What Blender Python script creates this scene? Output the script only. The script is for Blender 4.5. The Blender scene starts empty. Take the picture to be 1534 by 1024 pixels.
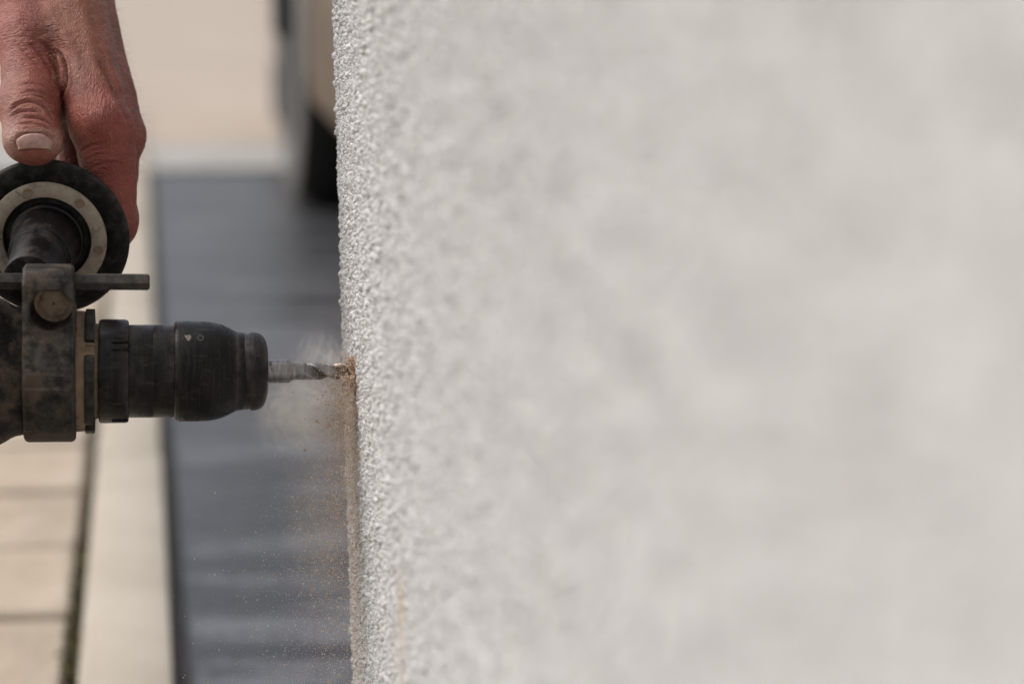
import bpy, bmesh, math, random
import numpy as np
from mathutils import Vector, Matrix, noise as mnoise

random.seed(7); RNG = np.random.default_rng(7)
R = math.radians
SC = bpy.context.scene

# ------------------------------------------------------------------ camera
YAW, PITCH, CAMZ = R(8.7), R(8.5), 0.42
FPX = 3622.0                                    # 85 mm lens, in photo pixels
FWD = np.array([math.sin(YAW)*math.cos(PITCH), math.cos(YAW)*math.cos(PITCH), -math.sin(PITCH)])
RIGHT = np.array([math.cos(YAW), -math.sin(YAW), 0.0])
UP = np.cross(RIGHT, FWD)
CAM = np.array([0.0, 0.0, CAMZ])
cd = bpy.data.cameras.new('camera'); cam = bpy.data.objects.new('camera', cd)
SC.collection.objects.link(cam); SC.camera = cam
cd.lens = 85.0; cd.sensor_width = 36.0; cd.clip_start = 0.02; cd.clip_end = 600
cam.matrix_world = Matrix((( RIGHT[0], UP[0], -FWD[0], 0), (RIGHT[1], UP[1], -FWD[1], 0), (RIGHT[2], UP[2], -FWD[2], CAMZ), (0, 0, 0, 1)))
cd.dof.use_dof = True; cd.dof.focus_distance = 0.921; cd.dof.aperture_fstop = 7.1; cd.dof.aperture_blades = 0

# ------------------------------------------------------------------ light
SUN_EL, SUN_AZ = 50.0, -74.0                    # azimuth of the sun, clockwise from +Y
w = bpy.data.worlds.new('World'); SC.world = w; w.use_nodes = True
wn = w.node_tree; wn.nodes.clear()
sky = wn.nodes.new('ShaderNodeTexSky'); sky.sky_type = 'NISHITA'; sky.sun_disc = False
sky.sun_elevation = R(SUN_EL); sky.sun_rotation = R(SUN_AZ)
sky.air_density = 1.0; sky.dust_density = 6.0; sky.ozone_density = 0.6
hsv = wn.nodes.new('ShaderNodeHueSaturation'); hsv.inputs['Saturation'].default_value = 0.55
bg = wn.nodes.new('ShaderNodeBackground'); bg.inputs['Strength'].default_value = 0.13
wo = wn.nodes.new('ShaderNodeOutputWorld')
wn.links.new(sky.outputs[0], hsv.inputs['Color']); wn.links.new(hsv.outputs[0], bg.inputs[0]); wn.links.new(bg.outputs[0], wo.inputs[0])
sd = bpy.data.lights.new('sun', 'SUN'); sun = bpy.data.objects.new('sun', sd); SC.collection.objects.link(sun)
sd.energy = 1.2; sd.angle = R(80); sd.color = (1.0, 0.985, 0.965)
_sv = Vector((math.sin(R(SUN_AZ))*math.cos(R(SUN_EL)), math.cos(R(SUN_AZ))*math.cos(R(SUN_EL)), math.sin(R(SUN_EL))))
sun.rotation_euler = _sv.to_track_quat('Z', 'Y').to_euler()
SC.view_settings.view_transform = 'Standard'; SC.view_settings.look = 'None'
SC.view_settings.gamma = 1.0; SC.view_settings.use_curve_mapping = False
SC.view_settings.exposure = 0.38
SC.cycles.use_denoising = True; SC.cycles.max_bounces = 8; SC.cycles.volume_bounces = 2
SC.cycles.volume_step_rate = 1.0; SC.cycles.volume_max_steps = 256

# ------------------------------------------------------------------ helpers
def at(x, y, d):
    """World point seen at photo pixel x, y at distance d along the view axis."""
    return CAM + d*(FWD + RIGHT*(x-767)/FPX + UP*(512-y)/FPX)
def camp(x, y, d):
    """Same point in the camera's own right / up / away frame."""
    return np.array([(x-767)/FPX*d, (512-y)/FPX*d, d])
CAMB = Matrix(((RIGHT[0], UP[0], FWD[0]), (RIGHT[1], UP[1], FWD[1]), (RIGHT[2], UP[2], FWD[2])))

def tag(o, label=None, cat=None, group=None, kind=None):
    if label: o['label'] = label
    if cat: o['category'] = cat
    if group: o['group'] = group
    if kind: o['kind'] = kind
    return o
def empty(name, loc=(0, 0, 0), rot=(0, 0, 0)):
    o = bpy.data.objects.new(name, None); o.empty_display_size = 0.02
    o.location = loc; o.rotation_euler = rot; SC.collection.objects.link(o); return o
def mesh_np(name, V, F, smooth=False):
    """Mesh from numpy vertices and a (n,3)/(n,4) face array, or a list of faces."""
    me = bpy.data.meshes.new(name)
    if isinstance(F, np.ndarray):
        V = np.asarray(V, np.float32); n, k = F.shape
        me.vertices.add(len(V)); me.vertices.foreach_set('co', V.ravel())
        me.loops.add(n*k); me.loops.foreach_set('vertex_index', F.astype(np.int32).ravel())
        me.polygons.add(n); me.polygons.foreach_set('loop_start', np.arange(0, n*k, k, dtype=np.int32))
        me.polygons.foreach_set('use_smooth', np.full(n, smooth, bool))
        me.update(calc_edges=True); me.validate()
    else:
        me.from_pydata([tuple(map(float, v)) for v in V], [], [tuple(int(i) for i in f) for f in F]); me.update()
        if smooth:
            me.polygons.foreach_set('use_smooth', np.full(len(me.polygons), True, bool))
    return me
def link(name, me, mat=None, parent=None):
    o = bpy.data.objects.new(name, me)
    if mat: me.materials.append(mat)
    SC.collection.objects.link(o)
    if parent: o.parent = parent
    return o
def from_bm(name, bm, mat, parent=None, smooth=False, auto=None):
    bmesh.ops.recalc_face_normals(bm, faces=bm.faces)
    me = bpy.data.meshes.new(name); bm.to_mesh(me); bm.free()
    if smooth or auto: me.polygons.foreach_set('use_smooth', np.full(len(me.polygons), True, bool))
    if auto: me.set_sharp_from_angle(angle=R(auto))
    return link(name, me, mat, parent)
def frame_to(axis, hint=(0, 0, 1)):
    z = Vector(axis).normalized(); h = Vector(hint)
    x = h.cross(z)
    if x.length < 1e-5: x = Vector((1, 0, 0)).cross(z)
    x.normalize(); y = z.cross(x)
    return Matrix((x, y, z)).transposed()
def lathe_bm(profile, n=64, origin=(0, 0, 0), axis=(0, 0, 1), close=True, mod=None, bm=None):
    """Surface of revolution: profile of (height, radius) along axis."""
    bm = bm or bmesh.new(); M = frame_to(axis); o = Vector(origin); rings = []
    for h, r in profile:
        ring = []
        for i in range(n):
            a = 2*math.pi*i/n; rr = r*(mod(h, a) if mod else 1.0)
            ring.append(bm.verts.new(o + M @ Vector((rr*math.cos(a), rr*math.sin(a), h))))
        rings.append(ring)
    for a, b in zip(rings, rings[1:]):
        for i in range(n):
            bm.faces.new((a[i], a[(i+1) % n], b[(i+1) % n], b[i]))
    if close:
        bm.faces.new(rings[0]); bm.faces.new(list(reversed(rings[-1])))
    return bm
def box_bm(cx, cy, cz, sx, sy, sz, bevel=0.0, seg=2, rot=None, bm=None):
    own = bmesh.new(); bmesh.ops.create_cube(own, size=1.0)
    for v in own.verts: v.co = Vector((v.co.x*sx, v.co.y*sy, v.co.z*sz))
    if bevel > 0: bmesh.ops.bevel(own, geom=own.edges[:], offset=bevel, segments=seg, profile=0.5, affect='EDGES')
    for v in own.verts:
        c = rot @ v.co if rot else v.co
        v.co = c + Vector((cx, cy, cz))
    if bm is None: return own
    me = bpy.data.meshes.new('tmp'); own.to_mesh(me); own.free(); bm.from_mesh(me); bpy.data.meshes.remove(me)
    return bm
def smoothstep(a, b, x):
    t = np.clip((x-a)/(b-a), 0, 1); return t*t*(3-2*t)

# ------------------------------------------------------------------ materials
class Mat:
    def __init__(s, name, rough=0.8):
        s.m = bpy.data.materials.new(name); s.m.use_nodes = True; s.t = s.m.node_tree
        s.b = s.t.nodes['Principled BSDF']; s.b.inputs['Roughness'].default_value = rough
        s.co = s.t.nodes.new('ShaderNodeTexCoord').outputs['Object']
    def n(s, kind, **kw):
        nd = s.t.nodes.new(kind)
        for k, v in kw.items(): setattr(nd, k, v)
        return nd
    def l(s, a, b): s.t.links.new(a, b)
    def mapping(s, scale=(1, 1, 1), rot=(0, 0, 0), loc=(0, 0, 0), src=None):
        m = s.n('ShaderNodeMapping'); m.inputs['Scale'].default_value = scale
        m.inputs['Rotation'].default_value = rot; m.inputs['Location'].default_value = loc
        s.l(src or s.co, m.inputs['Vector']); return m.outputs[0]
    def noise(s, scale, detail=3, rough=0.55, vec=None, dist=0.0):
        n = s.n('ShaderNodeTexNoise'); n.inputs['Scale'].default_value = scale; n.inputs['Detail'].default_value = detail
        n.inputs['Roughness'].default_value = rough; n.inputs['Distortion'].default_value = dist
        s.l(vec or s.co, n.inputs['Vector']); return n.outputs['Fac']
    def ramp(s, fac, stops, interp='LINEAR'):
        r = s.n('ShaderNodeValToRGB'); r.color_ramp.interpolation = interp; e = r.color_ramp.elements
        while len(e) < len(stops): e.new(0.5)
        for el, (p, c) in zip(e, stops):
            el.position = p; el.color = (c, c, c, 1) if isinstance(c, (int, float)) else (*c, 1)
        s.l(fac, r.inputs[0]); return r.outputs[0]
    def mix(s, fac, a, b, blend='MIX'):
        m = s.n('ShaderNodeMix', data_type='RGBA', blend_type=blend)
        for inp, v in ((m.inputs[0], fac), (m.inputs[6], a), (m.inputs[7], b)):
            if isinstance(v, (int, float)): inp.default_value = v
            elif isinstance(v, tuple): inp.default_value = (*v, 1)
            else: s.l(v, inp)
        return m.outputs[2]
    def math(s, op, a, b=None, clamp=False):
        m = s.n('ShaderNodeMath', operation=op, use_clamp=clamp)
        for i, v in enumerate((a, b)):
            if v is None: continue
            if isinstance(v, (int, float)): m.inputs[i].default_value = v
            else: s.l(v, m.inputs[i])
        return m.outputs[0]
    def sep(s, src=None):
        x = s.n('ShaderNodeSeparateXYZ'); s.l(src or s.co, x.inputs[0]); return x.outputs
    def bump(s, h, strength, dist, prev=None):
        b = s.n('ShaderNodeBump'); b.inputs['Strength'].default_value = strength; b.inputs['Distance'].default_value = dist
        s.l(h, b.inputs['Height'])
        if prev is not None: s.l(prev, b.inputs['Normal'])
        return b.outputs[0]
    def color(s, c):
        if isinstance(c, tuple): s.b.inputs['Base Color'].default_value = (*c, 1)
        else: s.l(c, s.b.inputs['Base Color'])
    def rough(s, r): s.l(r, s.b.inputs['Roughness'])
    def normal(s, nrm): s.l(nrm, s.b.inputs['Normal'])

def flat(name, col, rough=0.6, metal=0.0, var=0.12, scale=40.0):
    M = Mat(name, rough); f = M.noise(scale, 4)
    c2 = tuple(min(1, c*(1+var)) for c in col); c1 = tuple(c*(1-var) for c in col)
    M.color(M.ramp(f, [(0.3, c1), (0.7, c2)])); M.b.inputs['Metallic'].default_value = metal
    M.rough(M.ramp(M.noise(scale*2, 3), [(0.3, max(0, rough-0.08)), (0.7, min(1, rough+0.08))]))
    return M.m
def worn_plastic(name, base, dust, amount, scale=60.0, rough=0.5, streak=(1, 1, 1), grain=2200.0, scratch=0.5, turned=0.0, pits=False):
    """Dark tool plastic or cast metal with masonry dust rubbed into it."""
    M = Mat(name, rough)
    v = M.mapping(streak)
    big = M.noise(scale, 6, 0.62, v, 0.4); fine = M.noise(grain*0.35, 4, 0.6)
    f = M.math('ADD', M.math('MULTIPLY', big, 0.78), M.math('MULTIPLY', fine, 0.22))
    lo = 0.58-0.26*amount
    mask = M.ramp(f, [(lo, 0.0), (lo+0.13, min(1, 0.30+0.6*amount)), (0.92, min(1, 0.5+0.6*amount))])
    tint = M.ramp(M.noise(scale*2.3, 3), [(0.3, tuple(c*0.75 for c in dust)), (0.7, dust)])
    c = M.mix(mask, base, tint)
    sc = M.noise(900, 2, 0.5, M.mapping((0.12, 1.0, 1.0), (0.3, 0.5, 0.9)))
    c = M.mix(M.ramp(sc, [(0.70, 0.0), (0.80, 0.35*scratch)]), c, (0.22, 0.21, 0.20))
    specks = M.noise(1100, 2, 0.5); c = M.mix(M.ramp(specks, [(0.66, 0.0), (0.74, (0.9 if pits else 0.5*scratch))]), c, (0.03, 0.024, 0.02) if pits else tuple(min(1, d*2.2) for d in dust))
    geo = M.n('ShaderNodeNewGeometry').outputs['Pointiness']
    edge = M.math('MULTIPLY', M.ramp(geo, [(0.515, 0.0), (0.57, 1.0)]), M.ramp(M.noise(260, 4, 0.6), [(0.35, 0.1), (0.65, 0.9)]))
    c = M.mix(M.math('MULTIPLY', edge, 0.45*scratch), c, (0.17, 0.155, 0.14))
    if turned:
        ln = M.noise(1.0, 4, 0.65, M.mapping((1500, 70, 70))); c = M.mix(M.ramp(ln, [(0.53, 0.0), (0.70, turned)]), c, (0.075, 0.068, 0.062))
        sc2 = M.noise(1.0, 3, 0.6, M.mapping((90, 240, 240), (0.3, 0.2, 0.5))); c = M.mix(M.ramp(sc2, [(0.60, 0.0), (0.72, turned*0.8)]), c, (0.10, 0.092, 0.085))
    M.color(c)
    M.rough(M.ramp(mask, [(0.0, rough), (0.8, 0.9)]))
    M.normal(M.bump(M.noise(grain, 3), 0.25, 0.00025, M.bump(big, 0.25, 0.0006)))
    M.b.inputs['Specular IOR Level'].default_value = 0.20
    return M.m

BROWN = (0.235, 0.168, 0.112)
m_rubber   = worn_plastic('rubber_sleeve', (0.0022, 0.0020, 0.0021), (0.020, 0.017, 0.015), 0.26, 70, 0.33, (2.2, 0.7, 0.7), 2600, 0.9, 0.22)
m_collar   = worn_plastic('dusty_collar', (0.03, 0.026, 0.022), BROWN, 0.95, 90, 0.7)
m_ridge    = worn_plastic('black_ridge', (0.0025, 0.0024, 0.0024), (0.045, 0.035, 0.026), 0.35, 80, 0.5)
m_clamp    = worn_plastic('clamp_casting', (0.0040, 0.0034, 0.0030), (0.105, 0.074, 0.050), 0.42, 95, 0.55, (1, 1, 1), 2200, 0.8)
m_housing  = worn_plastic('gear_housing_metal', (0.006, 0.0054, 0.005), (0.12, 0.088, 0.064), 0.46, 95, 0.55)
m_flange   = worn_plastic('flange_rubber', (0.0035, 0.0034, 0.0033), (0.058, 0.053, 0.046), 0.34, 130, 0.62)
m_ring     = worn_plastic('dusty_washer', (0.11, 0.095, 0.08), (0.37, 0.31, 0.24), 0.93, 150, 0.8, pits=True)
m_neck     = worn_plastic('handle_neck', (0.003, 0.0029, 0.0033), (0.055, 0.042, 0.034), 0.30, 80, 0.32)
m_rod      = worn_plastic('depth_rod_steel', (0.013, 0.012, 0.011), (0.085, 0.066, 0.052), 0.35, 90, 0.45)
m_dust     = worn_plastic('packed_dust', (0.10, 0.075, 0.052), (0.25, 0.185, 0.125), 0.85, 200, 0.9)

def bit_material():
    M = Mat('worn_steel', 0.35); M.b.inputs['Metallic'].default_value = 0.9
    x, y, z = M.sep()
    n = M.noise(1.0, 5, 0.6, M.mapping((1100, 160, 160))); d = M.noise(800, 4, 0.65)
    c = M.ramp(n, [(0.3, (0.17, 0.168, 0.167)), (0.52, (0.27, 0.268, 0.267)), (0.75, (0.45, 0.446, 0.443))])
    gv = M.n('ShaderNodeAttribute', attribute_name='groove').outputs['Fac']; c = M.mix(M.math('MULTIPLY', gv, 0.85), c, (0.045, 0.042, 0.040))
    near = M.ramp(M.math('MULTIPLY', x, -1.0), [(0.0, 1.0), (0.008, 0.45), (0.013, 0.05)])
    f = M.math('MULTIPLY', M.ramp(d, [(0.35, 0.0), (0.6, 1.0)]), near)
    M.color(M.mix(f, c, (0.36, 0.22, 0.13)))
    M.l(M.math('SUBTRACT', 0.9, f, True), M.b.inputs['Metallic'])
    M.rough(M.ramp(d, [(0.3, 0.15), (0.7, 0.26)]))
    M.normal(M.bump(M.noise(1.0, 3, 0.6, M.mapping((2600, 260, 260))), 0.25, 0.00008))
    return M.m
m_bit = bit_material()

def plaster_material():
    """White roughcast render: pale grains, darker pores, one dusty run under the drill hole."""
    M = Mat('roughcast_plaster', 0.92); M.b.inputs['Specular IOR Level'].default_value = 0.2
    x, y, z = M.sep()
    cell = M.n('ShaderNodeTexVoronoi'); cell.inputs['Scale'].default_value = 640; M.l(M.co, cell.inputs['Vector'])
    tone = M.ramp(cell.outputs['Color'], [(0.0, (0.34, 0.322, 0.310)), (0.3, (0.53, 0.525, 0.521)), (0.65, (0.64, 0.641, 0.641)), (1.0, (0.72, 0.723, 0.724))])
    big = M.noise(9, 4, 0.6); c = M.mix(M.ramp(big, [(0.35, 0.0), (0.72, 0.08)]), tone, (0.53, 0.515, 0.50))
    spot = M.noise(60, 3, 0.5); c = M.mix(M.ramp(spot, [(0.64, 0.0), (0.80, 0.40)]), c, (0.52, 0.47, 0.40))
    # stain: runs down the wall below the hole, ragged edges
    wob = M.math('MULTIPLY', M.math('SUBTRACT', M.noise(120, 4, 0.6), 0.5), 0.034)
    yy = M.math('ADD', y, wob)
    edge = M.ramp(M.math('MULTIPLY', M.math('SUBTRACT', yy, HOLE[1]-0.075), 10.0), [(0.0, 0.0), (0.5, 0.22), (1.0, 1.0)])
    spk = M.math('MULTIPLY', M.math('SUBTRACT', M.noise(700, 3, 0.6), 0.5), 1.5)
    band = M.math('MULTIPLY', M.math('SUBTRACT', M.math('ADD', edge, M.math('MULTIPLY', spk, M.ramp(edge, [(0.0, 0.0), (0.15, 1.0)]))), 0.30), 2.0, True)
    below = M.ramp(M.math('SUBTRACT', HOLE[2]+0.004, M.math('ADD', z, wob)), [(0.0, 0.0), (0.006, 1.0)])
    fade = M.ramp(M.math('SUBTRACT', HOLE[2], z), [(0.0, 0.95), (0.03, 0.52), (0.30, 0.32)])
    g = M.ramp(M.noise(520, 4, 0.65), [(0.36, 0.15), (0.62, 1.0)])
    st = M.math('MULTIPLY', M.math('MULTIPLY', band, below), M.math('MULTIPLY', fade, g))
    c = M.mix(st, c, M.ramp(M.noise(300, 3), [(0.3, (0.31, 0.245, 0.185)), (0.7, (0.50, 0.43, 0.355))]))
    # a thin ochre run a hand's breadth nearer to the camera
    wy = M.math('ABSOLUTE', M.math('SUBTRACT', yy, HOLE[1]-0.150))
    oc = M.math('MULTIPLY', M.ramp(wy, [(0.004, 1.0), (0.012, 0.0)]), M.ramp(M.math('SUBTRACT', HOLE[2]-0.040, z), [(0.0, 0.0), (0.01, 1.0), (0.05, 0.0)]))
    c = M.mix(M.math('MULTIPLY', oc, 0.6), c, (0.58, 0.47, 0.30))
    M.color(c)
    M.normal(M.bump(M.noise(1500, 3), 0.4, 0.0006))
    return M.m

# ------------------------------------------------------------------ key points
HOLE = at(533, 556, 0.92)
XW = float(HOLE[0])                              # plane of the wall face
# ------------------------------------------------------------------ ground
def ground_mat(name, c1, c2, c3, scale, rough, bump=0.4, bd=0.004, spread=0.13, stretch=(1, 1, 1)):
    M = Mat(name, rough)
    f = M.noise(scale, 6, 0.65, M.mapping(stretch)); g = M.noise(scale*14, 3, 0.6)
    c = M.ramp(M.math('ADD', M.math('MULTIPLY', f, 0.75), M.math('MULTIPLY', g, 0.25)), [(0.5-spread, c1), (0.5, c2), (0.5+spread, c3)])
    M.color(c); M.normal(M.bump(g, bump, bd, M.bump(f, bump*0.6, bd*4)))
    M.rough(M.ramp(f, [(0.3, max(0.05, rough-0.12)), (0.7, min(1, rough+0.12))]))
    return M
m_asphalt = ground_mat('asphalt', (0.007, 0.0072, 0.0082), (0.028, 0.029, 0.0325), (0.098, 0.101, 0.111), 9, 0.33, 0.30, 0.002, 0.07, (0.36, 1.7, 1)).m
m_paver = ground_mat('sand_concrete_paver', (0.34, 0.270, 0.197), (0.42, 0.342, 0.258), (0.50, 0.42, 0.33), 7, 0.85, 0.2, 0.001).m
m_kerb = ground_mat('pale_concrete_edging', (0.335, 0.295, 0.235), (0.385, 0.343, 0.282), (0.425, 0.383, 0.32), 6, 0.85, 0.2, 0.001).m
m_yard = ground_mat('beige_yard_paving', (0.325, 0.265, 0.212), (0.375, 0.312, 0.255), (0.42, 0.355, 0.295), 0.9, 0.85, 0.15, 0.002).m
m_apron = ground_mat('grey_concrete_apron', (0.27, 0.262, 0.25), (0.33, 0.32, 0.305), (0.38, 0.37, 0.35), 2, 0.8, 0.15, 0.002).m
m_joint = ground_mat('mossy_joint_sand', (0.085, 0.068, 0.045), (0.16, 0.128, 0.085), (0.19, 0.165, 0.095), 18, 0.95, 0.5, 0.003).m

KX0, KX1 = -0.049, 0.0155                        # edging stones; asphalt begins at KX1
def sheet(name, x0, x1, y0, y1, z, mat, kind='structure', nx=1, ny=1):
    xs = np.linspace(x0, x1, nx+1); ys = np.linspace(y0, y1, ny+1)
    V = [(x, y, z) for y in ys for x in xs]
    F = [(j*(nx+1)+i, j*(nx+1)+i+1, (j+1)*(nx+1)+i+1, (j+1)*(nx+1)+i) for j in range(ny) for i in range(nx)]
    o = link(name, mesh_np(name, V, F), mat); tag(o, kind=kind); return o
sheet('ground', -300, 300, -250, 550, -0.030, m_joint)
sheet('asphalt_strip', KX1-0.012, 6.0, -3.0, 5.56, -0.012, m_asphalt)
sheet('yard_paving', -60, 90, 6.42, 420, -0.004, m_yard)
sheet('concrete_apron', -8, 40, 5.56, 6.42, -0.006, m_apron)
sheet('joint_strip', KX1-0.010, KX1+0.0075, -3.0, 5.56, -0.0080, flat('dark_joint_strip', (0.022, 0.020, 0.019), 0.95, 0, 0.4, 30))  # narrow dark strip where the asphalt meets the edging
# kerb: metre-long edging stones, laid end to end
kerb = empty('kerb', (0, 0, 0)); tag(kerb, kind='structure')
_kb = box_bm(0, 0, -0.12, KX1-KX0-0.006, 0.996, 0.24, 0.006, 2); _km = None
for i in range(9):
    if _km is None:
        ko = from_bm('kerb_stone', _kb, m_kerb, kerb, auto=40); _km = ko.data
    else:
        ko = link('kerb_stone', _km, None, kerb)
    ko.location = ((KX0+KX1)/2+random.uniform(-.0008, .0008), 2.152-0.5-2+i+0.0, 0.003+random.uniform(-.0008, .0008))
# paved path: sand coloured concrete pavers in a stretcher bond, deep mossy joints
path = empty('path', (0, 0, 0)); tag(path, kind='structure')
pvm = []
for k in range(4):
    b = box_bm(0, 0, -0.03, 0.392, 0.189, 0.06, 0.007, 3)
    for v in b.verts: v.co.z += 0.0012*mnoise.noise(v.co*9+Vector((k*7, 0, 0)))
    o = from_bm('paver', b, m_paver, path, auto=40); pvm.append(o)
row_y = [2.0123-0.1015+0.2025*k for k in range(-5, 17)]
cnt = 0
for r_i, y in enumerate(row_y):
    for c in range(6):
        x = KX0-0.0055-0.196-0.4*c-(0.2 if r_i % 2 else 0.0)
        wpx = 1.0
        if c == 0 and r_i % 2: x += 0.0
        if cnt < 4: o = pvm[cnt]
        else: o = link('paver', pvm[cnt % 4].data, None, path)
        o.location = (x, y, random.uniform(-.0015, .0015)); o.rotation_euler = (random.uniform(-.003, .003), random.uniform(-.003, .003), random.uniform(-.004, .004))
        cnt += 1
    if r_i % 2:                                   # half paver that closes the row against the edging
        o = link('paver', pvm[cnt % 4].data, None, path); o.scale = (0.485, 1, 1)
        o.location = (KX0-0.0055-0.096, y, random.uniform(-.0015, .0015)); cnt += 1
# moss and grit in the long joint beside the edging
def moss():
    n = 2600; V = []; F = []
    for i in range(n):
        y = random.uniform(0.9, 3.4); big = mnoise.noise(Vector((y*2.2, 0, 3))) > -0.05 or y < 1.55
        s = random.uniform(0.0012, 0.0034)*(1.0 if big else 0.5); x = KX0-0.0035+random.gauss(0, 0.0034)
        z = -0.016+random.uniform(0, 0.017)*(1 if big else 0.3); b = len(V)
        for k in range(4):
            a = random.uniform(0, 6.28); V.append((x+s*math.cos(a), y+s*1.5*math.sin(a), z+random.uniform(-s, s)))
        F += [(b, b+1, b+2), (b, b+2, b+3), (b, b+3, b+1), (b+1, b+3, b+2)]
    M = Mat('moss', 0.95); M.color(M.ramp(M.noise(40, 4), [(0.35, (0.034, 0.027, 0.016)), (0.50, (0.070, 0.062, 0.024)), (0.64, (0.16, 0.155, 0.028))]))
    o = link('moss', mesh_np('moss', np.array(V), np.array(F)), M.m); tag(o, 'dark green moss and grit growing in the joint beside the pale edging', 'moss', kind='stuff')
moss()

# ------------------------------------------------------------------ house wall with a rounded corner
RC, YT = 0.012, 0.960                            # corner radius, where the flat face ends
m_plaster = plaster_material()
def lean(z): return 0.0190*(0.28-z)               # the corner is a little out of plumb
def wall_point(s, h, z):
    """s runs along the face towards the camera (s>0) and round the corner (s<0); h is height off the face."""
    q = RC*math.pi/2
    th = np.clip(-s/RC, 0, math.pi/2)
    cx, cy = XW+RC, YT
    x = np.where(s >= 0, XW-h, np.where(s > -q, cx-(RC+h)*np.cos(th), cx+(-s-q)))
    y = np.where(s >= 0, YT-s, np.where(s > -q, cy+(RC+h)*np.sin(th), cy+RC+h))
    return np.stack([x+lean(z), y, z+0*x], -1)
def build_wall():
    root = empty('house_wall', (XW+0.2, 0.5, 0))
    tag(root, 'rough white rendered house wall with a rounded corner beside the drill', 'wall', kind='thing')
    off = np.array([XW+0.2, 0.5, 0])
    s = np.concatenate([np.linspace(-1.6, -0.06, 12), np.arange(-0.058, 0.30, 0.0018), np.linspace(0.31, 1.6, 120)])
    z = np.concatenate([np.linspace(-0.1, 0.04, 8), np.arange(0.045, 0.56, 0.0022), np.linspace(0.57, 2.6, 40)])
    S, Z = np.meshgrid(s, z, indexing='ij')
    rng = np.random.default_rng(3); H = np.zeros_like(S)
    for k in range(26):
        f = rng.uniform(180, 1500); a = rng.uniform(0, 6.28); ph = rng.uniform(0, 6.28)
        H += np.sin((S*math.cos(a)+Z*math.sin(a))*f+ph)*0.0022/ (1+f*0.018)*0.08
    hole = np.hypot(S-(YT-HOLE[1]), Z-HOLE[2]); H -= 0.004*np.exp(-(hole/0.0042)**4)
    V = wall_point(S, H, Z)-off
    n, m = S.shape; idx = np.arange(n*m).reshape(n, m)
    F = np.stack([idx[:-1, :-1], idx[1:, :-1], idx[1:, 1:], idx[:-1, 1:]], -1).reshape(-1, 4)
    me = mesh_np('render_coat', V.reshape(-1, 3), F, True)
    core = link('render_coat', me, m_plaster, root)
    # the grains of the roughcast, real stones half sunk in the coat
    ico = bmesh.new(); bmesh.ops.create_icosphere(ico, subdivisions=1, radius=1.0)
    iv = np.array([v.co[:] for v in ico.verts], np.float32); iff = np.array([[v.index for v in f.verts] for f in ico.faces]); ico.free()
    oct_v = np.array([(1, 0, 0), (-1, 0, 0), (0, 1, 0), (0, -1, 0), (0, 0, 1), (0, 0, -1)], np.float32)
    oct_f = np.array([(0, 2, 4), (2, 1, 4), (1, 3, 4), (3, 0, 4), (2, 0, 5), (1, 2, 5), (3, 1, 5), (0, 3, 5)])
    def stones(s0, s1, z0, z1, iv, iff):
        return _stones(rng, off, s0, s1, z0, z1, iv, iff)
    VA, FA = stones(-0.045, 0.17, 0.07, 0.55, iv, iff); VB, FB = stones(0.17, 0.40, 0.13, 0.55, oct_v, oct_f); VC, FC_ = stones(0.40, 0.95, 0.20, 0.55, oct_v, oct_f)
    V = np.concatenate([VA, VB, VC]); F = np.concatenate([FA, FB+len(VA), FC_+len(VA)+len(VB)])
    me = mesh_np('plaster_grain', V, F, False); o = link('plaster_grain', me, None, root); tag(o, kind='stuff')
    return root, core, o
def _stones(rng, off, s0, s1, z0, z1, iv, iff):
    N = int(600000*(s1-s0)*(z1-z0))
    gs = rng.uniform(s0, s1, N); gz = rng.uniform(z0, z1, N)
    keep = (np.hypot(gs-(YT-HOLE[1]), gz-HOLE[2]) > 0.0046) & (np.minimum(gz-z0, z1-gz) > 0.09*rng.random(N)**1.5)
    gs, gz = gs[keep], gz[keep]; N = len(gs)
    r = np.clip(rng.lognormal(math.log(0.00048), 0.40, N), 0.00026, 0.0017)
    P0 = wall_point(gs, r*0.30, gz)
    nrm = wall_point(gs, r*0+0.001, gz)-wall_point(gs, r*0, gz); nrm /= np.linalg.norm(nrm, axis=1, keepdims=True)
    q = rng.normal(size=(N, 4)); q /= np.linalg.norm(q, axis=1, keepdims=True)
    a, b, c, d = q.T
    Rm = np.stack([np.stack([1-2*(c*c+d*d), 2*(b*c-a*d), 2*(b*d+a*c)], -1), np.stack([2*(b*c+a*d), 1-2*(b*b+d*d), 2*(c*d-a*b)], -1), np.stack([2*(b*d-a*c), 2*(c*d+a*b), 1-2*(b*b+c*c)], -1)], -2)
    sc = rng.uniform(0.65, 1.3, (N, 1, 3)); jit = rng.uniform(0.72, 1.22, (N, len(iv), 1))
    L = iv[None]*sc*jit
    G = np.einsum('nij,nkj->nki', Rm, L)*r[:, None, None]
    V = (P0[:, None, :]+G-off).reshape(-1, 3)
    F = (iff[None]+np.arange(N)[:, None, None]*len(iv)).reshape(-1, 3)
    return V, F
wall, wall_core, wall_grain = build_wall()
# the plaster material reads world-aligned coordinates measured from the wall's own origin
def shift_plaster(m):
    t = m.node_tree; tc = [n for n in t.nodes if n.type == 'TEX_COORD'][0]
    mp = t.nodes.new('ShaderNodeMapping'); mp.inputs['Location'].default_value = (XW+0.2, 0.5, 0)
    outs = [l.to_socket for l in t.links if l.from_node == tc]
    t.links.new(tc.outputs['Object'], mp.inputs['Vector'])
    for sck in outs: t.links.new(mp.outputs[0], sck)
shift_plaster(m_plaster); wall_grain.data.materials.append(m_plaster)

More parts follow.
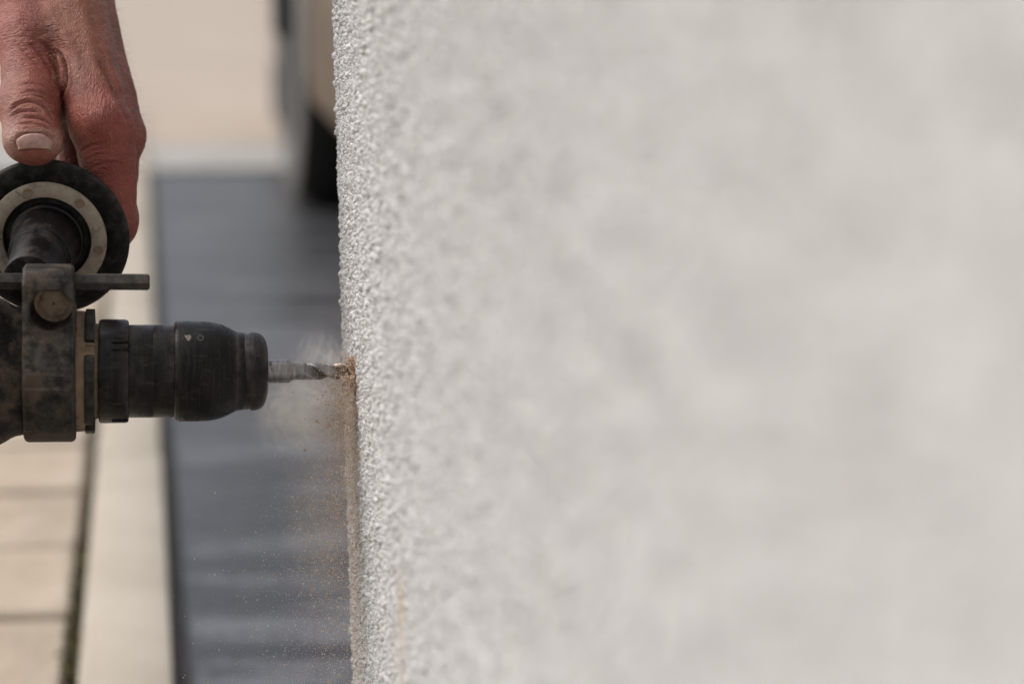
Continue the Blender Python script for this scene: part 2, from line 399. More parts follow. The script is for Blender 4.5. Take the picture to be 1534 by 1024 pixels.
# ------------------------------------------------------------------ hammer drill
TH = R(1.45)
DRILL_M = Matrix.Translation(Vector(HOLE)) @ Matrix.Rotation(TH, 4, 'Y')
DRILL_I = DRILL_M.inverted()
drill = empty('hammer_drill', HOLE, (0, TH, 0))
tag(drill, 'dusty black rotary hammer drill with round side handle, its bit boring into the white wall', 'drill')
AX = (-1, 0, 0)
def mm(p): return [(h*1e-3, r*1e-3) for h, r in p]
def dpart(name, bm, mat, parent=drill, auto=35): return from_bm(name, bm, mat, parent, auto=auto)
def wpart(name, bm, mat, parent=drill, auto=35):
    bmesh.ops.transform(bm, matrix=DRILL_I, verts=bm.verts); return from_bm(name, bm, mat, parent, auto=auto)
def boolean(o, bm, op='DIFFERENCE'):
    bmesh.ops.recalc_face_normals(bm, faces=bm.faces)
    me = bpy.data.meshes.new('cut'); bm.to_mesh(me); bm.free()
    c = bpy.data.objects.new('cut', me); SC.collection.objects.link(c); c.matrix_world = DRILL_M
    md = o.modifiers.new('b', 'BOOLEAN'); md.operation = op; md.object = c; md.solver = 'EXACT'
    bpy.context.view_layer.update(); dg = bpy.context.evaluated_depsgraph_get()
    new = bpy.data.meshes.new_from_object(o.evaluated_get(dg)); o.modifiers.clear(); old = o.data; o.data = new
    bpy.data.objects.remove(c); bpy.data.meshes.remove(me); bpy.data.meshes.remove(old)
    o.data.polygons.foreach_set('use_smooth', np.full(len(o.data.polygons), True, bool)); o.data.set_sharp_from_angle(angle=R(35))

# bit: plain shank, neck, two-lobed spiral flutes
def build_bit():
    GR = []
    Ls = np.concatenate([np.linspace(60, 26.2, 6), np.linspace(25.6, 23.4, 8), np.linspace(23.0, 20.9, 4), np.arange(20.6, -9, -0.2)])
    nT = 72; V = []; ph = np.linspace(0, 2*math.pi, nT, endpoint=False)
    for L in Ls:
        R0 = 4.42 if L > 25.6 else (4.42-(25.6-L)/2.2*1.2 if L > 23.4 else 3.22)
        g = smoothstep(-0.30, 0.50, np.cos(2*(ph-2*math.pi*L/25.0+0.9)))
        g = g*float(1-smoothstep(15.5, 20.5, L))
        GR.append(g); r = R0*(1-0.36*g)
        V.append(np.stack([np.full(nT, -L), -r*np.cos(ph), r*np.sin(ph)], -1))
    V = np.array(V)*1e-3; n = len(Ls); idx = np.arange(n*nT).reshape(n, nT); nx = np.roll(idx, -1, 1)
    F = np.stack([idx[:-1], nx[:-1], nx[1:], idx[1:]], -1).reshape(-1, 4)
    me = mesh_np('drill_bit', V.reshape(-1, 3), F, True); at_ = me.attributes.new('groove', 'FLOAT', 'POINT'); at_.data.foreach_set('value', np.array(GR, np.float32).ravel()); me.set_sharp_from_angle(angle=R(38)); return link('drill_bit', me, m_bit, drill)
bit = build_bit()
m_ink = flat('black_ink', (0.008, 0.008, 0.008), 0.6)
def text_on_shank(s, px, py, size):
    cu = bpy.data.curves.new('size_mark', 'FONT'); cu.body = s; cu.size = size; cu.align_x = 'CENTER'; cu.align_y = 'CENTER'
    tmp = bpy.data.objects.new('tmp', cu); SC.collection.objects.link(tmp); bpy.context.view_layer.update()
    me = bpy.data.meshes.new_from_object(tmp.evaluated_get(bpy.context.evaluated_depsgraph_get())); bpy.data.objects.remove(tmp)
    tx = -(33.16-(px-402)*0.2527)*1e-3; tz = (558.5-py)*0.2527e-3
    for v in me.vertices:
        z = v.co.y+tz; x = v.co.x+tx; r = 4.45e-3; v.co = Vector((x, -math.sqrt(max(1e-9, r*r-z*z)), z))
    return link('size_mark', me, m_ink, bit)
text_on_shank('8', 404.5, 545.5, 0.0020)
text_on_shank('r', 406.5, 553.5, 0.0021)

chuck = dpart('chuck_sleeve', lathe_bm(mm([(45.2, 12), (45.3, 15.0), (46.3, 15.5), (48.3, 16.5), (50.5, 17.5), (53, 18.25), (56, 18.7), (60, 18.85), (66.6, 18.95), (67.7, 18.8), (68.4, 18.3), (68.7, 17.5), (68.8, 12)]), 96, axis=AX), m_rubber)
dpart('chuck_nose', lathe_bm(mm([(33.5, 4.6), (33.45, 6.5), (33.6, 9.0), (34.1, 11.2), (35.0, 13.0), (36.2, 14.1), (38.0, 14.7), (39.4, 14.85), (40.1, 14.75), (40.3, 14.3), (40.35, 11)]), 96, axis=AX), m_rubber)
dpart('chuck_waist', lathe_bm(mm([(40.0, 11), (40.1, 14.3), (42.2, 14.5), (42.5, 14.35), (42.8, 14.55), (44.6, 14.75), (45.4, 14.9), (45.6, 11)]), 96, axis=AX), m_rubber)
dpart('chuck_barrel', lathe_bm(mm([(68.5, 12), (68.55, 17.2), (69.5, 17.35), (76, 17.4), (76.3, 17.3), (76.6, 17.4), (84.6, 17.4), (85.6, 17.3), (85.7, 12)]), 96, axis=AX), m_rubber)
ring_o = dpart('chuck_ring', lathe_bm(mm([(85.2, 12), (85.3, 18.3), (85.6, 19.0), (86.4, 19.35), (90, 19.45), (95.3, 19.45), (96.0, 19.2), (96.4, 18.5), (96.5, 12)]), 96, axis=AX), m_rubber)
dpart('dust_disc', lathe_bm(mm([(96.2, 8), (96.3, 17.7), (97.9, 17.9), (98.0, 8)]), 72, axis=AX), m_dust)
# grip ribs on the ring
for ang in (34, 43, 120, 129, -62, 215, 224):
    a = R(ang); rr = 0.01955
    M = Matrix((Vector((1, 0, 0)), Vector((0, -math.sin(a), -math.cos(a))), Vector((0, -math.cos(a), math.sin(a))))).transposed()
    dpart('grip_rib', box_bm(-0.0885, -rr*math.cos(a), rr*math.sin(a), 0.0062, 0.0013, 0.0010, 0.0004, 2, M), m_rubber, ring_o)
# printed lock marks on the sleeve
def sleeve_mark(name, pts, L, ang, mat, r=0.01896):
    V = []; F = []
    for u, v in pts:
        a = R(ang)+v*1e-3/r; V.append((-(L-u)*1e-3, -r*math.cos(a), r*math.sin(a)))
    link(name, mesh_np(name, V, [list(range(len(pts)))]), mat, chuck)
m_mark = flat('pale_print', (0.17, 0.14, 0.115), 0.8, 0, 0.3, 900)
m_mark2 = flat('grey_print', (0.055, 0.052, 0.05), 0.8, 0, 0.3, 900)
sleeve_mark('lock_mark', [(-1.4, 1.2), (0.9, 1.5), (1.3, 0.2), (0.4, -1.5), (-0.3, -1.2), (-0.6, -0.2)], 63.7, 50, m_mark)
for k in range(10):
    a0, a1 = R(36*k), R(36*(k+1)); q = [(1.25*math.cos(a0), 1.5*math.sin(a0)), (1.25*math.cos(a1), 1.5*math.sin(a1)), (0.85*math.cos(a1), 1.05*math.sin(a1)), (0.85*math.cos(a0), 1.05*math.sin(a0))]
    sleeve_mark('unlock_mark', q, 59.0, 50, m_mark2)

# dusty collar with black lugs behind the chuck
collar = dpart('collar', lathe_bm(mm([(97.8, 9), (97.9, 20.6), (98.6, 21.0), (101.0, 21.2), (101.3, 22.4), (104.2, 22.7), (104.9, 22.3), (105, 9)]), 96, axis=AX), m_collar)
def arc_block(L0, L1, r0, r1, a0, a1, n=10):
    bm = bmesh.new(); rows = []
    for i in range(n+1):
        a = R(a0+(a1-a0)*i/n); c, s_ = math.cos(a), math.sin(a)
        rows.append([bm.verts.new((-L*1e-3, -r*1e-3*c, r*1e-3*s_)) for L, r in ((L0, r0), (L0+0.15, r1-0.25), (L0+0.4, r1), (L1-0.4, r1), (L1, r1-0.3), (L1, r0))])
    for a, b in zip(rows, rows[1:]):
        for i in range(6): bm.faces.new((a[i], a[(i+1) % 6], b[(i+1) % 6], b[i]))
    bm.faces.new(rows[0]); bm.faces.new(list(reversed(rows[-1]))); return bm
for a0, a1 in ((39, 82), (-48, 22), (24.5, 27.5), (35, 37), (100, 150), (165, 205), (222, 262), (275, 298)):
    thin = a1-a0 < 6
    dpart('lug', arc_block(97.7, 103.8 if thin else 101.3, 20.0, 22.2 if thin else 23.3, a0, a1), m_collar if thin else m_ridge, collar)

# gear housing, motor body, rear handle, cord: mostly outside the picture
hs = dpart('gear_housing', lathe_bm(mm([(123.2, 10), (123.3, 23.2), (124.2, 23.8), (126.5, 24.2), (128.5, 25.0), (130.5, 26.3), (133, 27.6), (138, 29.6), (148, 31.5), (165, 33), (190, 34), (192, 10)]), 80, axis=AX), m_housing)
dpart('motor_body', box_bm(-0.255, 0, -0.012, 0.150, 0.074, 0.098, 0.016, 4), m_ridge)
for k in range(6):
    dpart('vent_slot', box_bm(-0.225-0.014*k, -0.0372, -0.01, 0.006, 0.002, 0.036, 0.0009, 2), m_neck)
def tube_bm(pts, r, n=12):
    bm = bmesh.new(); rings = []
    for i, p in enumerate(pts):
        p = Vector(p); d = (Vector(pts[min(i+1, len(pts)-1)])-Vector(pts[max(i-1, 0)])).normalized()
        M = frame_to(d, (0, 1, 0.01)); rr = r[i] if isinstance(r, (list, tuple)) else r
        rings.append([bm.verts.new(p+M @ Vector((rr*math.cos(2*math.pi*k/n), rr*math.sin(2*math.pi*k/n), 0))) for k in range(n)])
    for a, b in zip(rings, rings[1:]):
        for k in range(n): bm.faces.new((a[k], a[(k+1) % n], b[(k+1) % n], b[k]))
    bm.faces.new(rings[0]); bm.faces.new(list(reversed(rings[-1]))); return bm
dh = [(-0.32, 0, 0.028), (-0.37, 0, 0.036), (-0.415, 0, 0.026), (-0.432, 0, -0.01), (-0.428, 0, -0.06), (-0.41, 0, -0.10), (-0.37, 0, -0.112), (-0.325, 0, -0.09), (-0.31, 0, -0.05)]
dpart('rear_handle', tube_bm(dh, 0.015, 16), m_ridge)
dpart('trigger', box_bm(-0.408, 0, -0.02, 0.016, 0.014, 0.038, 0.004, 3), m_neck)
dpart('cord', tube_bm([(-0.405, 0, -0.105), (-0.42, 0.0, -0.16), (-0.45, -0.02, -0.21), (-0.52, -0.06, -0.247), (-0.7, -0.05, -0.252), (-1.0, 0.1, -0.246)], 0.004, 10), m_rubber)

# side handle: band, tower, bolt, depth rod, neck, washer, flange, grip
clamp = dpart('handle_clamp', lathe_bm(mm([(104.7, 20), (104.8, 25.2), (105.3, 26.0), (106.3, 26.4), (122.0, 26.5), (123.1, 26.1), (123.6, 25.3), (123.7, 20)]), 96, axis=AX), m_clamp)
def tower_bm():
    out = [(-26.4, -3)]
    out += [(-26.2, 12), (-25.6, 34)]
    for k in range(7):
        a = R(180-15*k); out.append((-19.5+6*math.cos(a), 35.0+6*math.sin(a)))
    out += [(-8, 41.2), (-3, 39.8), (0, 37), (3, 30), (9, 23), (9, -3)]
    bm = bmesh.new(); A = [bm.verts.new((-0.1052, y*1e-3, z*1e-3)) for y, z in out]; B = [bm.verts.new((-0.1233, y*1e-3, z*1e-3)) for y, z in out]
    bm.faces.new(A); bm.faces.new(list(reversed(B)))
    for i in range(len(out)): bm.faces.new((A[i], A[(i+1) % len(out)], B[(i+1) % len(out)], B[i]))
    es = [e for e in bm.edges if abs(e.verts[0].co.x-e.verts[1].co.x) < 1e-6]
    bmesh.ops.bevel(bm, geom=es, offset=0.0014, segments=3, profile=0.5, affect='EDGES'); return bm
tower = dpart('clamp_tower', tower_bm(), m_clamp, clamp)
AXH = Vector(RIGHT*-0.03+UP*0.375+FWD*0.927).normalized()      # handle axis, pointing away from the camera
B0 = Vector(at(80, 456, 0.879)); FC = Vector(at(71, 357, 0.94))
def cut_local(bm): bmesh.ops.transform(bm, matrix=DRILL_I, verts=bm.verts); return bm
boolean(tower, cut_local(lathe_bm(mm([(-9, 7.6), (0.2, 7.4), (1.3, 6.9), (1.35, 0.5)]), 48, B0, AXH)))
wpart('handle_bolt', lathe_bm(mm([(2.6, 0.6), (0.75, 0.6), (0.55, 2.6), (0.5, 5.0), (0.75, 5.7), (1.6, 5.9), (2.0, 5.9)]), 6, B0, AXH), m_dust, clamp)
wpart('bolt_seat', lathe_bm(mm([(1.30, 0.3), (1.28, 4.5), (1.15, 6.2), (0.8, 6.95), (0.9, 7.1), (1.6, 7.1)]), 48, B0, AXH, close=False), m_dust, clamp)
boolean(tower, lathe_bm(mm([(95, 3.55), (135, 3.55)]), 6, (0, -0.0125, 0.0352), AX))
rod = dpart('depth_rod', lathe_bm(mm([(77.6, 2.2), (77.9, 2.9), (78.6, 3.25), (250, 3.25), (250.4, 2.6)]), 6, (0, -0.0125, 0.0352), AX), m_rod, auto=20)
HAX = Vector(AXH)
def hpart(name, prof, mat, parent=drill, n=96, origin=FC, mod=None, close=False):
    return wpart(name, lathe_bm(mm(prof), n, origin, AXH, mod=mod, close=close), mat, parent)
side = hpart('side_handle', [(1.0, 5), (1.2, 20), (3, 21), (5, 17.5), (12, 16.2), (30, 17.6), (55, 17.8), (80, 16.4), (96, 17.4), (100, 20.5), (104, 21), (107, 19), (108, 8), (108.1, 0.2)], m_flange, n=64)
flange = hpart('flange', [(0.6, 16.0), (0.2, 23.3), (-0.3, 24.0), (-0.6, 27.0), (-0.6, 29.6), (-0.1, 31.0), (0.9, 31.7), (2.2, 31.6), (3.4, 30.6), (4.2, 27.0), (5.0, 20.0), (5.2, 12)], m_flange, side)
washer = hpart('washer', [(-0.6, 17.1), (-1.3, 17.2), (-1.5, 17.6), (-1.5, 22.3), (-1.2, 22.9), (-0.4, 23.1), (0.6, 23.0)], m_ring, side)
_M = frame_to(AXH, UP)
for k in range(6):
    a = R(60*k+12); o = FC+_M @ Vector((0.0201*math.cos(a), 0.0201*math.sin(a), -0.00155))
    wpart('rivet', lathe_bm(mm([(0.4, 2.0), (-0.15, 1.95), (-0.3, 1.7), (-0.1, 1.45), (-0.1, 0.5), (0.15, 0.1)]), 24, o, AXH), m_dust, washer)
hpart('recess', [(4.5, 2), (4.4, 14.5), (3.5, 16.2), (-0.6, 16.6), (-0.9, 16.9), (-0.6, 17.2), (3, 17.3)], m_ridge, side)
def neck_mod(h, a): return 1+0.018*max(0, math.cos(6*a))*(1 if -30e-3 < h < -6e-3 else 0)
hpart('neck', [(4.4, 13.4), (2.4, 14.0), (0.6, 14.3), (-1.0, 14.4), (-2.2, 14.1), (-2.6, 13.5), (-9, 12.9), (-15, 12.3), (-20, 11.9), (-20.6, 11.2), (-23, 11.1), (-23.4, 10.6), (-28, 10.2), (-38, 9.6), (-46, 9.4), (-47, 4)], m_neck, side, mod=neck_mod)

# ------------------------------------------------------------------ hand
HD = 0.94
ORG = camp(71, 357, HD); ORG = np.array([ORG[0], ORG[1], -ORG[2]])
def J(px, py, dd, r=None):
    c = camp(px, py, HD+dd*1e-3); p = np.array([c[0], c[1], -c[2]])-ORG
    return p if r is None else (p, r*1e-3)
def capsule(P, a, b):
    (pa, ra), (pb, rb) = a, b; X, Y, Z = P
    ba = pb-pa; L2 = float(ba @ ba)+1e-12
    t = np.clip(((X-pa[0])*ba[0]+(Y-pa[1])*ba[1]+(Z-pa[2])*ba[2])/L2, 0, 1)
    return np.sqrt((X-pa[0]-t*ba[0])**2+(Y-pa[1]-t*ba[1])**2+(Z-pa[2]-t*ba[2])**2)-(ra+t*(rb-ra))
def smin(a, b, k):
    h = np.maximum(k-np.abs(a-b), 0)/k
    return np.minimum(a, b)-h*h*k*0.25
def chain(P, js, k):
    d = None
    for a, b in zip(js, js[1:]):
        c = capsule(P, a, b); d = c if d is None else smin(d, c, k)
    return d
HAND = dict(
 index=[(150, 186, 2, 11.6), (160, 232, 5, 10.7), (165, 275, 8, 9.6), (171, 332, 11, 9.2), (128, 412, 21, 8.2), (72, 428, 23, 7.4)],
 middle=[(176, 203, 22, 10.7), (171, 255, 27, 9.2), (163, 315, 31, 9.3), (124, 405, 41, 8.3), (72, 420, 43, 7.5)],
 ring=[(172, 214, 42, 10.2), (166, 262, 46, 9.0), (157, 305, 50, 8.9), (120, 390, 60, 8.0), (74, 404, 62, 7.2)],
 pinky=[(152, 228, 60, 9.4), (150, 262, 63, 8.0), (144, 298, 68, 7.8), (115, 360, 77, 7.0), (80, 380, 79, 6.2)])
def hand_sdf(P):
    X, Y, Z = P
    pyp = 512+(-(Y+ORG[1])/(Z+ORG[2]))*-FPX*-1            # photo row of every sample
    pyp = 512-(Y+ORG[1])/(-(Z+ORG[2]))*FPX
    mc = [((150, 186, 2, 11.6), (78, -125, 34, 13)), ((176, 203, 22, 10.7), (92, -125, 44, 13)), ((172, 214, 42, 10.2), (98, -120, 54, 12.5)), ((152, 228, 60, 9.4), (95, -115, 64, 12))]
    d = None
    for a, b in mc:
        c = capsule(P, J(*a), J(*b)); d = c if d is None else smin(d, c, 7e-3)
    # palm mass, heel of the hand
    d = smin(d, capsule(P, J(95, 120, 34, 13), J(75, -90, 44, 20)), 10e-3)
    d = smin(d, capsule(P, J(120, 180, 45, 12), J(85, -60, 58, 17)), 8e-3)
    # wrist and forearm
    for off in (-8, 10):
        d = smin(d, capsule(P, J(84, -105, 46+off, 20.5), J(66, -250, 48+off, 21)), 12e-3)
        d = smin(d, capsule(P, J(66, -250, 48+off, 21), J(-20, -760, 40+off, 36)), 12e-3)
        d = smin(d, capsule(P, J(-20, -760, 40+off, 36), J(-70, -1030, 30+off, 38)), 12e-3)
    for f in HAND.values():
        d = smin(d, chain(P, [J(*j) for j in f], 3.0e-3), 3.4e-3)
    d = smin(d, capsule(P, J(112, 178, 16, 7), J(112, 238, 20, 7)), 5e-3)
    # tendon ridge and knuckle caps on the back of the hand
    d = smin(d, capsule(P, J(158, 176, -6, 4.5), J(172, 190, -2, 4.5)), 9e-3)
    # thumb: metacarpal, proximal phalanx, broad end joint pointing at the camera
    th = capsule(P, J(36, -70, 34, 17), J(50, 62, 20, 13.2))
    th = smin(th, capsule(P, J(50, 62, 20, 13.0), J(44, 158, 2, 10.7)), 7e-3)
    tip = capsule(P, J(44, 160, 1, 10.4), J(38, 211, -13, 8.6))
    tip = smin(tip, capsule(P, J(44, 160, 1, 10.4), J(60, 211, -13, 8.6)), 5e-3)
    th = smin(th, tip, 5e-3)
    kk = 1.2e-3+6.5e-3*smoothstep(95, 35, pyp)
    d = smin(d, th, kk)
    # web of skin from thumb joint to index
    web = smin(capsule(P, J(66, 42, 20, 9), J(86, 104, 16, 6.5)), capsule(P, J(86, 104, 16, 6.5), J(70, 150, 22, 6)), 4e-3)
    d = smin(d, web, 2.2e-3)
    return d
def axis_coords(lo, mid0, mid1, hi, fine, g=1.09, mx=0.0045):
    c = list(np.arange(mid0, mid1+1e-9, fine)); st = fine
    while c[-1] < hi: st = min(st*g, mx); c.append(c[-1]+st)
    st = fine
    while c[0] > lo: st = min(st*g, mx); c.insert(0, c[0]-st)
    return np.array(c, np.float32)
def surface_nets(xs, ys, zs, f):
    nx, ny, nz = len(xs), len(ys), len(zs); val = np.empty((nx, ny, nz), np.float32)
    for i in range(0, nx, 24):
        X, Y, Z = np.meshgrid(xs[i:i+24], ys, zs, indexing='ij'); val[i:i+24] = f((X, Y, Z))
    ins = val < 0
    s = np.zeros((nx-1, ny-1, nz-1), np.int8)
    for a in (0, 1):
        for b in (0, 1):
            for c in (0, 1): s += ins[a:nx-1+a, b:ny-1+b, c:nz-1+c]
    act = (s > 0) & (s < 8); I = np.argwhere(act); ids = np.full(act.shape, -1, np.int32); ids[act] = np.arange(len(I))
    corners = [(a, b, c) for a in (0, 1) for b in (0, 1) for c in (0, 1)]
    cv = {k: val[I[:, 0]+k[0], I[:, 1]+k[1], I[:, 2]+k[2]] for k in corners}
    cp = {k: np.stack([xs[I[:, 0]+k[0]], ys[I[:, 1]+k[1]], zs[I[:, 2]+k[2]]], -1) for k in corners}
    acc = np.zeros((len(I), 3)); cnt = np.zeros(len(I))
    for k in corners:
        for ax in range(3):
            if k[ax]: continue
            k2 = tuple(1 if j == ax else k[j] for j in range(3)); a, b = cv[k], cv[k2]
            m = (a < 0) != (b < 0); t = np.where(m, a/(a-b+1e-20*(a == b)), 0)
            acc += np.where(m[:, None], cp[k]+(cp[k2]-cp[k])*t[:, None], 0); cnt += m
    V = acc/cnt[:, None]; Fs = []
    for ax in range(3):
        sl0 = [slice(1, -1)]*3; sl0[ax] = slice(0, -1); sl1 = list(sl0); sl1[ax] = slice(1, None)
        a = ins[tuple(sl0)]; b = ins[tuple(sl1)]
        E = np.argwhere(a != b); first = a[a != b]
        o = np.ones(3, int); o[ax] = 0; E = E+o
        u, v = (ax+1) % 3, (ax+2) % 3; du = np.zeros(3, int); du[u] = 1; dv = np.zeros(3, int); dv[v] = 1
        q = np.stack([ids[tuple((E-du-dv).T)], ids[tuple((E-dv).T)], ids[tuple(E.T)], ids[tuple((E-du).T)]], -1)
        q[~first] = q[~first][:, ::-1]; Fs.append(q)
    return V, np.concatenate(Fs)
def vnormals(V, F):
    fn = np.cross(V[F[:, 2]]-V[F[:, 0]], V[F[:, 3]]-V[F[:, 1]]); N = np.zeros_like(V)
    for k in range(4): np.add.at(N, F[:, k], fn)
    return N/(np.linalg.norm(N, axis=1, keepdims=True)+1e-12)
def pix(V):
    W = V+ORG; d = -W[:, 2]; return 767+W[:, 0]/d*FPX, 512-W[:, 1]/d*FPX, (d-HD)*1e3
def poly_dist(px, py, pts):
    best = np.full(len(px), 1e9)
    # Catmull-Rom through the points so creases bend smoothly
    P = [np.array(p, float) for p in pts]; P = [2*P[0]-P[1]]+P+[2*P[-1]-P[-2]]; cv = []
    for i in range(1, len(P)-2):
        for t in np.linspace(0, 1, 7)[:-1]:
            cv.append(0.5*((2*P[i])+(-P[i-1]+P[i+1])*t+(2*P[i-1]-5*P[i]+4*P[i+1]-P[i+2])*t*t+(-P[i-1]+3*P[i]-3*P[i+1]+P[i+2])*t**3))
    cv.append(P[-2]); n = len(cv)-1; par = np.zeros(len(px))
    for i, (a, b) in enumerate(zip(cv, cv[1:])):
        ab = b-a; t = np.clip(((px-a[0])*ab[0]+(py-a[1])*ab[1])/(ab @ ab+1e-9), 0, 1)
        dd = np.hypot(px-a[0]-t*ab[0], py-a[1]-t*ab[1]); m = dd < best; best[m] = dd[m]; par[m] = (i+t[m])/n
    return best, par
#        points (photo pixels), depth mm, width px, nearest and farthest depth it reaches
CREASES = [
 ([(11, 172), (20, 161), (32, 154), (46, 152), (60, 156), (72, 166), (82, 182)], 0.75, 2.2),
 ([(13, 176), (26, 169), (44, 166), (62, 168)], 0.60, 1.8),
 ([(34, 177), (50, 177), (62, 179), (74, 185), (84, 192)], 0.70, 1.9),
 ([(24, 187), (44, 186), (62, 189), (78, 196)], 0.35, 1.6),
 ([(50, 143), (64, 147), (76, 158), (82, 168)], 0.30, 1.6),
 ([(30, 140), (48, 137), (66, 141), (80, 152)], 0.30, 1.8),
 ([(26, 128), (48, 125), (66, 130), (80, 142)], 0.25, 1.8),
 ([(84, 76), (93, 88), (98, 102), (100, 118), (97, 134), (90, 150)], 1.7, 2.6),
 ([(58, 60), (72, 70), (82, 84), (88, 100), (90, 118)], 0.55, 2.4),
 ([(40, 62), (56, 76), (68, 92), (76, 110), (78, 122)], 0.45, 2.2),
 ([(20, 62), (36, 78), (50, 92), (62, 106)], 0.30, 2.0),
 ([(148, 92), (160, 112), (172, 136), (184, 158), (192, 180)], 0.8, 4.0),
 ([(136, 252), (150, 246), (166, 243), (184, 246)], 0.25, 2.0),
 ([(128, 240), (146, 232), (164, 230)], 0.22, 1.8),
 ([(120, 228), (136, 218), (152, 214)], 0.25, 2.0),
]
def build_hand():
    pts = np.array([J(x, y, d) for x, y, d in ((-40, 470, 0), (232, -40, 0), (0, 0, -28), (0, 0, 96))])
    xs = axis_coords(-0.095, J(-22, 0, 10)[0], J(228, 0, 20)[0], 0.045, 0.00050)
    ys = axis_coords(J(0, 480, 20)[1], J(0, 390, 10)[1], J(0, -14, 20)[1], 0.415, 0.00050)
    zs = axis_coords(-0.108, -0.030, 0.026, 0.030, 0.00062, 1.10, 0.003)
    V, F = surface_nets(xs, ys, zs, hand_sdf)
    N = vnormals(V, F); px, py, dd = pix(V)
    view = -(V+ORG); view /= np.linalg.norm(view, axis=1, keepdims=True)
    fac = np.clip((N*view).sum(1)*2.2, 0, 1)*smoothstep(34, 24, dd)
    disp = np.zeros(len(V))
    for pl, dep, wd in CREASES:
        d, t = poly_dist(px, py, pl); end = np.clip(np.minimum(t, 1-t)*5, 0, 1)**0.6
        disp += 1.3*fac*end*dep*1e-3*(-np.exp(-(d/wd)**2)+0.42*np.exp(-((d-2.2*wd)/(1.3*wd))**2))
    big = np.array([mnoise.noise(Vector(v*90)) for v in V]); mid = np.array([mnoise.noise(Vector(v*260)+Vector((5, 1, 2))) for v in V])
    disp += big*0.00055+mid*0.00022
    # tendons and veins on the back of the hand
    for pl, h, wd in (([(120, -20), (132, 50), (146, 110), (160, 160)], 0.7, 9), ([(60, -20), (78, 20), (96, 56), (112, 84), (117, 130)], 0.9, 7), ([(150, 40), (163, 90), (176, 130), (190, 165)], 0.7, 5), ([(20, 20), (36, 46), (52, 70)], 0.6, 8)):
        d, t = poly_dist(px, py, pl); disp += fac*h*1e-3*np.exp(-(d/wd)**2)*np.clip(np.minimum(t, 1-t)*4, 0, 1)
    # seat of the thumbnail
    nail = np.abs((px-52.5)/28.5)**2.6+np.abs((py-212)/13.0)**2.6; tip = fac*(dd < 3)
    disp -= tip*0.00045*smoothstep(1.35, 0.9, nail); disp += tip*0.00018*np.exp(-((np.sqrt(nail)-1.4)/0.2)**2)*smoothstep(222, 208, py)
    V2 = V+N*disp[:, None]
    me = mesh_np('hand', V2, F.astype(np.int32), True)
    def attr(name, a):
        t = me.attributes.new(name, 'FLOAT', 'POINT'); t.data.foreach_set('value', np.asarray(a, np.float32))
    blob = lambda x, y, rx, ry: np.exp(-(((px-x)/rx)**2+((py-y)/ry)**2))
    attr('ruddy', np.clip(blob(165, 200, 50, 70)+blob(175, 300, 40, 80)+0.7*blob(60, 90, 45, 35)+0.8*blob(0, 10, 45, 60)+0.5*blob(55, 205, 40, 14), 0, 1))
    attr('tan', np.clip(blob(130, 10, 60, 70)+0.8*blob(20, 125, 30, 40)+0.4*blob(110, 60, 40, 60), 0, 1))
    attr('dusty', np.clip(blob(14, 212, 14, 28)+blob(86, 214, 12, 16)+0.8*blob(52, 197, 34, 5)+0.5*blob(116, 110, 10, 30), 0, 1))  # dust beside the nail; last spot is a paler fold by the index
    attr('slant', np.clip(1.2*blob(55, 65, 48, 45), 0, 1)); attr('upright', np.clip(1.1*blob(140, 160, 40, 55), 0, 1)); attr('across', np.clip(1.2*blob(45, 165, 45, 45)+blob(165, 250, 40, 30), 0, 1))
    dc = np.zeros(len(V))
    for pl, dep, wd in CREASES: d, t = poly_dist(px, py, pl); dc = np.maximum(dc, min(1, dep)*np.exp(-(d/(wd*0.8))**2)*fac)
    attr('crease_shade', dc)
    o = bpy.data.objects.new('hand', me); SC.collection.objects.link(o)
    Mw = Matrix(((RIGHT[0], UP[0], -FWD[0]), (RIGHT[1], UP[1], -FWD[1]), (RIGHT[2], UP[2], -FWD[2]))).to_4x4()
    Mw.translation = Vector(at(71, 357, HD)); o.matrix_world = Mw
    return o, V2, F, N
